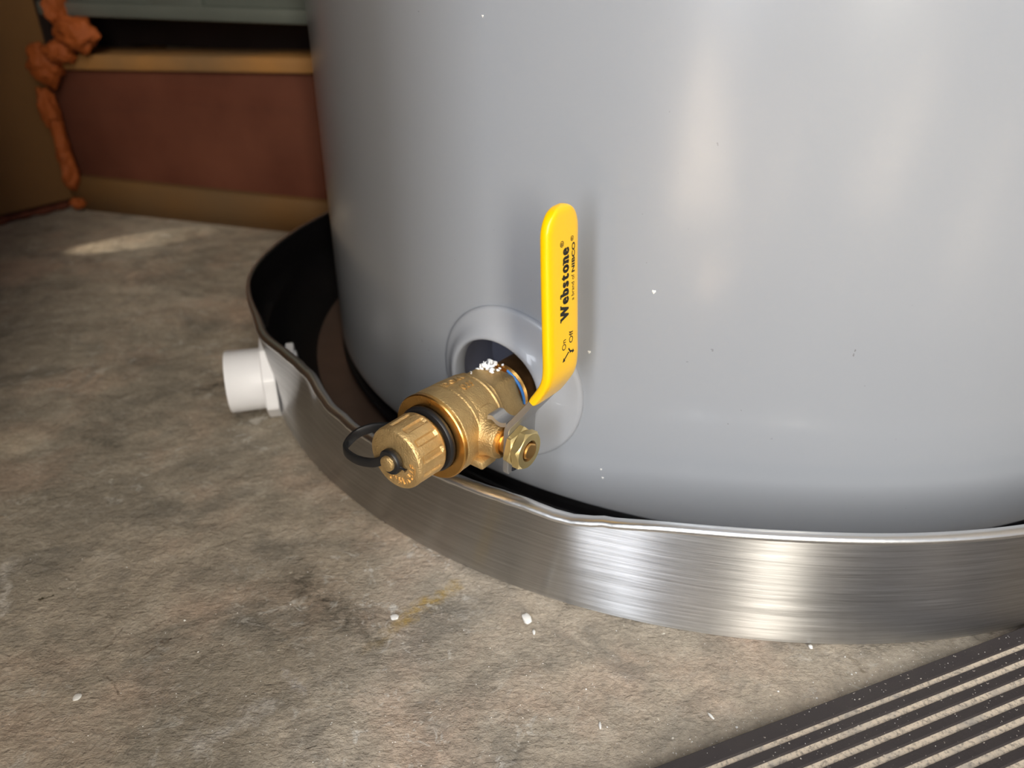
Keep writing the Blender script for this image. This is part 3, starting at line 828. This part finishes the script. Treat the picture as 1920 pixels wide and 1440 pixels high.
lever = lv(sweep(0, xs0 + 0.02, 60, hwp, lambda x: 0.00135, smid, 0.12), 'lever_plate', M_ZINC, 30, 'bare grey metal lower end of the lever')
def hwg(x):
    d = LEN - x; r = 0.0104
    base = interp([(xs0, 0.0098), (xs0 + 0.012, 0.0102), (LEN, 0.0101)], x)
    if d < r: return max(0.0004, base * math.sqrt(max(0, 1 - ((r - d) / r) ** 2)))
    return base
def htg(x):
    d = LEN - x; b_ = 0.0022
    if x - xs0 < 0.0012: b_ = 0.0019 + 0.0003 * (x - xs0) / 0.0012
    if d < 0.003: b_ *= math.sqrt(max(0.02, 1 - ((0.003 - d) / 0.003) ** 2))
    return b_
grip = lv(sweep(xs0, LEN, 130, hwg, htg, smid, 0.42), 'lever_grip', M_YEL, 60, 'yellow vinyl sleeve on the lever')
# stop tab curled from the plate edge
def tab():
    pts = spline([(0.0302, 0.0118, 0), (0.0275, 0.0108, 0), (0.0250, 0.0112, 0), (0.0228, 0.0124, 0), (0.0205, 0.0118, 0)], 5)
    vs = []
    for p in pts:
        for (s_, dz) in ((0.0462, 0.0010), (0.0462, -0.0010), (0.0385, -0.0010), (0.0385, 0.0010)): vs.append(L(s_, p.x, p.y + dz))
    n = len(pts); fs = []
    for i in range(n - 1):
        for k in range(4): fs.append((i * 4 + k, (i + 1) * 4 + k, (i + 1) * 4 + (k + 1) % 4, i * 4 + (k + 1) % 4))
    fs += [(0, 1, 2, 3), tuple((n - 1) * 4 + k for k in range(4))]
    return vs, fs
lv(tab(), 'stop_tab', M_ZINC, 40, None, (valve, lever))
lv(sweep(0.0005, 0.0022, 2, lambda x: 0.0088, lambda x: 0.0022, lambda x: 0.0345, 0.3), 'stop_foot', simple('dark_zinc', lin(60, 62, 70), 0.4, 0.8), 30, None, (valve, lever))

# printing on the sleeve: x of the text runs up the lever, tops of letters towards +s
def on_grip(vf, u0, s0):
    out = []; x0 = u2x(u0)
    for p in vf[0]:
        pp, nn = lever_at(x0 + p.x); s_ = s0 + p.y
        cx = (s_ - smid(x0)) / 0.0101; cy = (max(0.0, 1 - abs(cx) ** (2 / 0.42))) ** (0.42 / 2)
        q = pp + nn * (0.0022 * cy + 0.00005 + p.z); out.append(L(s_, q.x, q.y))
    return out, vf[1]
def scaled(vf, sx, sy): return [V((p.x * sx, p.y * sy, p.z)) for p in vf[0]], vf[1]
def rect(x0, y0, x1, y1): return [V((x0, y0, 0)), V((x1, y0, 0)), V((x1, y1, 0)), V((x0, y1, 0))], [(0, 1, 2, 3)]
def webstone():
    ms = []; x = 0.0; H = 0.0060
    for ch in 'Webstone':
        vs, fs = text_mesh(ch, H, 0.0, 0.00012, 'LEFT')
        cp_ = [([V((p.x + ox, p.y + oy, 0)) for p in vs], fs) for ox, oy in ((0, 0), (-0.00032, 0), (0.00032, 0), (0, 0.00012), (0, -0.00012))]
        vs, fs = join(*cp_)
        x0 = min(p.x for p in vs); x1 = max(p.x for p in vs); yt = max(p.y for p in vs)
        vs = [V((p.x - x0, p.y, 0)) for p in vs]; wd = x1 - x0; sr = 0.0006; ov = 0.00035
        g = [(vs, fs)]
        if ch == 'W': g += [rect(-ov, yt - sr, 0.0016, yt), rect(wd / 2 - 0.0008, yt - sr, wd / 2 + 0.0008, yt), rect(wd - 0.0016, yt - sr, wd + ov, yt)]
        if ch == 'b': g += [rect(-0.0006, yt - sr, 0.0006, yt)]
        if ch == 'n': g += [rect(-0.0004, 0, 0.0013, sr), rect(wd - 0.0013, 0, wd + 0.0004, sr), rect(-0.0006, yt - sr, 0.0006, yt)]
        if ch == 't': g += [rect(wd * 0.3, 0, wd, sr)]
        ms += [([V((p.x + x, p.y, 0)) for p in v_], f_) for v_, f_ in g]; x += wd + (0.00020 if ch == 'W' else 0.00045)
    return join(*ms), x
wv, wl = webstone()
def fit(vf, length, height=None):
    x1 = max(p.x for p in vf[0]); x0 = min(p.x for p in vf[0]); k = length / (x1 - x0); y1 = max(p.y for p in vf[0]); y0 = min(p.y for p in vf[0])
    ky = (height / (y1 - y0)) if height else k
    return [V(((p.x - x0) * k, p.y * ky, 0)) for p in vf[0]], vf[1]
ink = [on_grip(fit(wv, 0.0278, 0.0057), 0.0602, 0.0351),
       on_grip(text_mesh('\u00ae', 0.0030, 0, 0.00006), 0.0886, 0.0384),
       on_grip(fit(text_mesh('a brand of', 0.003, 0, 0.00002), 0.0100, 0.0020), 0.0668, 0.0312),
       on_grip(fit(text_mesh('NIBCO', 0.003, 0, 0.00012), 0.0112, 0.0022), 0.0776, 0.0310),
       on_grip(text_mesh('\u00ae', 0.0026, 0, 0.00004), 0.0894, 0.0320),
       on_grip(fit(text_mesh('On', 0.003, 0, 0.00003), 0.0042, 0.0026), 0.0487, 0.0368),
       on_grip(fit(text_mesh('Off', 0.003, 0, 0.00003), 0.0050, 0.0026), 0.0502, 0.0320)]
def arrow(p0, p1, w_, head):
    d = (V(p1) - V(p0)).normalized(); n_ = V((-d.y, d.x, 0)); p0, p1 = V(p0), V(p1); m = p1 - d * head
    return [p0 + n_ * w_, p0 - n_ * w_, m - n_ * w_, m + n_ * w_, m - n_ * w_ * 2.8, m + n_ * w_ * 2.8, p1], [(0, 1, 2, 3), (4, 5, 6)]
ink.append(on_grip(arrow((0.0030, 0.0, 0), (0.0, 0.0042, 0), 0.00035, 0.0016), 0.0440, 0.0348))
ink.append(on_grip(join(arrow((0.0030, 0.0010, 0), (0.0008, -0.0006, 0), 0.00035, 0.0005), arrow((0.0014, -0.0004, 0), (0.0006, -0.0030, 0), 0.00035, 0.0013)), 0.0455, 0.0340))
iv, if_ = join(*ink)
lv((iv, if_), 'printed_lettering', M_INK, None, 'black printing Webstone, a brand of NIBCO, On, Off', (valve, grip))

# ------------------------------------------------------------------ PVC drain adapter
pa = math.radians(196); PA = V((math.cos(pa), math.sin(pa), 0)); PB = V((-math.sin(pa), math.cos(pa), 0))
PVF = Frame((-0.1505, 0.4101, 0.0245), PA, PB, (0, 0, 1))
pvc = Thing('pvc_adapter', 'white plastic pipe adapter sticking out of the left side of the pan', 'pipe fitting', (-0.1505, 0.4101, 0.0245 - 0.0228))
mesh_obj('socket', *lathe(PVF, [(0.002, 0.0160), (0.002, 0.0192), (0.0278, 0.0196), (0.0284, 0.0193), (0.0284, 0.0172), (0.0276, 0.0168), (0.006, 0.0165), (0.006, 0.0001)], 96), M_PVC, pvc, smooth=35)
def octf(t, s): return min(1.0 / math.cos(((t + 0.3927) % (PI / 4)) - PI / 8) * 0.935, 1.0)
mesh_obj('flange', *lathe(PVF, [(-0.0010, 0.015), (-0.0010, 0.0250), (-0.0004, 0.0257), (0.0060, 0.0257), (0.0068, 0.0250), (0.0068, 0.0185)], 96, radf=octf), M_PVC, pvc, smooth=20)
mesh_obj('threaded_end', *lathe(PVF, [(-0.003, 0.0150)] + [(-0.0035 - i * 0.0008, 0.0150 + 0.0006 * (i % 2)) for i in range(15)] + [(-0.0152, 0.012)], 64), M_PVC, pvc, smooth=35)
mesh_obj('lock_nut', *lathe(PVF, [(-0.0085, 0.0160), (-0.0085, 0.0196), (-0.0090, 0.0202), (-0.0130, 0.0202), (-0.0135, 0.0196), (-0.0135, 0.0160)], 64, radf=octf), M_PVC, pvc, smooth=20)

# ------------------------------------------------------------------ ribbed mat
M0 = onz(1215, 1440, 0.0045); M1 = onz(1920, 1172.5, 0.0045)
ME = (M1 - M0).normalized(); MN = V((ME.y, -ME.x, 0)); M0 = M0 + MN * 0.0004
MF = Frame((M0.x, M0.y, 0.0), ME, MN, (0, 0, 1))
xA, xB = -0.16, 0.50
mt = Thing('rubber_mat', 'dark ribbed rubber mat with dusty grooves at the bottom right', 'mat', MF.p(0, 0.1, 0))
mesh_obj('mat_base', *box(MF, xA, xB, 0.0, 0.262, 0.0002, 0.0037, 0.0003, 1), M_GROOVE, mt, smooth=None, label='dusty groove floor of the mat')
def rib(y0, y1, sm=0.0006):
    # rounded rib section swept along the mat
    sec = [(y0, 0.0020), (y0 + 0.0001, 0.0038), (y0 + 0.0006, 0.0045), (y1 - 0.0006, 0.0045), (y1 - 0.0001, 0.0038), (y1, 0.0020)]
    vs = []; nx = 2
    for x in (xA + 0.0006, xB - 0.0006):
        for y, z in sec: vs.append(MF.p(x, y, z))
    fs = [(k, k + 6, k + 7, k + 1) for k in range(5)] + [tuple(range(6)), tuple(range(6, 12))]
    return vs, fs
mesh_obj('rib', *rib(-0.0002, 0.0066), M_RIB, mt, smooth=40, label='wide border rib')
first = mesh_obj('rib', *rib(0.0084, 0.0126), M_RIB, mt, smooth=40)
for i in range(1, 38):
    c = first.copy(); COL.objects.link(c); c.parent = mt.o
    c.location = MN * (0.00648 * i)

# ------------------------------------------------------------------ chips and grit on the floor
def chip(u, v, ru, rv, h, seed, label, rot=0.0):
    P = onz(u, v); k = (P - V((0, 0, CH))).dot(fw) / FPX; rnd = random.Random(seed)
    bm = bmesh.new(); bmesh.ops.create_icosphere(bm, subdivisions=2, radius=1.0); vs = []
    for q in bm.verts:
        n_ = q.co.normalized(); d = 1 + 0.35 * noise.noise(n_ * 1.4 + V((seed * 3.1, 0, 0)))
        x, y = n_.x * ru * k * d, n_.y * rv * k * 1.6 * d
        vs.append(V((P.x + x * math.cos(rot) - y * math.sin(rot), P.y + x * math.sin(rot) + y * math.cos(rot), h * (0.95 + n_.z * 0.95 * (0.8 + 0.2 * d)))))
    bm.verts.index_update(); fs = [tuple(x.index for x in f.verts) for f in bm.faces]; bm.free()
    zmin = min(p.z for p in vs); vs = [V((p.x, p.y, p.z - zmin)) for p in vs]
    o = mesh_obj('paint_chip', vs, fs, M_CHIP, origin=(P.x, P.y, 0), smooth=25)
    top(o, label, 'paint chip')
chip(988, 1163, 9, 8, 0.0013, 1, 'largest angular white chip on the concrete in front of the pan', 0.3)
chip(740, 1158, 8, 4.5, 0.0004, 2, 'flat oval white chip beside the yellow stain on the concrete')
chip(145, 1308, 8, 5, 0.0004, 3, 'flat oval white chip at the lower left of the concrete', 0.2)
chip(1001, 1187, 3, 4, 0.0006, 4, 'tiny white chip just below the largest angular chip')
chip(1125, 1362, 2.5, 5, 0.0005, 5, 'thin white sliver on the concrete at the bottom centre')
chip(1333, 1344, 2.5, 5, 0.0005, 6, 'thin white sliver near the upper left edge of the mat', 0.6)
chip(1519, 1215, 4, 3, 0.0008, 7, 'tiny white chip touching the foot of the steel pan')

def grit():
    rnd = random.Random(11); vs, fs = [], []
    spots = []
    for i in range(150): spots.append((onz(rnd.uniform(900, 1900), rnd.uniform(1180, 1440)), 0.0))
    for i in range(170):
        x = rnd.uniform(0.0, 0.2); spots.append((MF.p(x, -abs(rnd.gauss(0, 0.004)) - 0.0006, 0), 0.0))
    for i in range(260):
        j = rnd.randint(0, 9); y = (rnd.uniform(0.0005, 0.006) if j == 0 else 0.0084 + (j - 1) * 0.00648 + rnd.uniform(0.0006, 0.0036))
        spots.append((MF.p(rnd.uniform(-0.02, 0.2), y, 0), 0.0044))
    for i in range(110): spots.append((onz(rnd.uniform(0, 900), rnd.uniform(1020, 1440)), 0.0))
    for P, z in spots:
        if z == 0.0 and ((P - V((CX, CY, 0))).length < RP + 0.002 or (V((P.x, P.y, 0)) - MF.o).dot(MN) > -0.0005): continue
        r = rnd.uniform(0.00012, 0.00028) * (2.0 if rnd.random() < 0.05 else 1); o_ = len(vs); a_ = rnd.uniform(0, 6)
        for k in range(4): vs.append(V((P.x + r * rnd.uniform(.6, 1.4) * math.cos(a_ + k * PI / 2), P.y + r * rnd.uniform(.6, 1.4) * math.sin(a_ + k * PI / 2), z)))
        vs.append(V((P.x, P.y, z + r * 1.2)))
        fs += [(o_, o_ + 1, o_ + 4), (o_ + 1, o_ + 2, o_ + 4), (o_ + 2, o_ + 3, o_ + 4), (o_ + 3, o_, o_ + 4), (o_ + 3, o_ + 2, o_ + 1, o_)]
    return vs, fs
g = mesh_obj('grit', *grit(), M_CHIP, origin=(0.1, 0.2, 0), smooth=None); g['kind'] = 'stuff'
top(g, 'fine pale grit scattered over the concrete and the ribbed mat', 'grit')

# dust specks stuck on the tank paint
def specks():
    ms = []
    for (u, v, r, hh) in [(1226, 547, 0.0009, 1.5), (1105, 660, 0.0008, 1), (1130, 896, 0.0006, 2.2), (1127, 880, 0.0005, 1), (905, 30, 0.0005, 1)]:
        d = fw * FPX + rt * (u - 960) - up * (v - 720)
        A = d.x ** 2 + d.y ** 2; B = -2 * (d.x * TX + d.y * TY); C_ = TX * TX + TY * TY - RT * RT
        t = (-B - math.sqrt(B * B - 4 * A * C_)) / 2 / A; P = V((0, 0, CH)) + d * t
        n_ = V((P.x - TX, P.y - TY, 0)).normalized()
        ms.append(lathe(Frame(P, n_, V((-n_.y, n_.x, 0)), V((0, 0, hh))), [(-0.0001, r), (0.0002, r * 0.8), (0.00035, 0.0001)], 8, radf=lambda a_, s_: 1 + 0.3 * math.sin(3 * a_)))
    return join(*ms)
sp = mesh_obj('dust_specks', *specks(), M_CHIP, tank, smooth=40, kind='stuff')
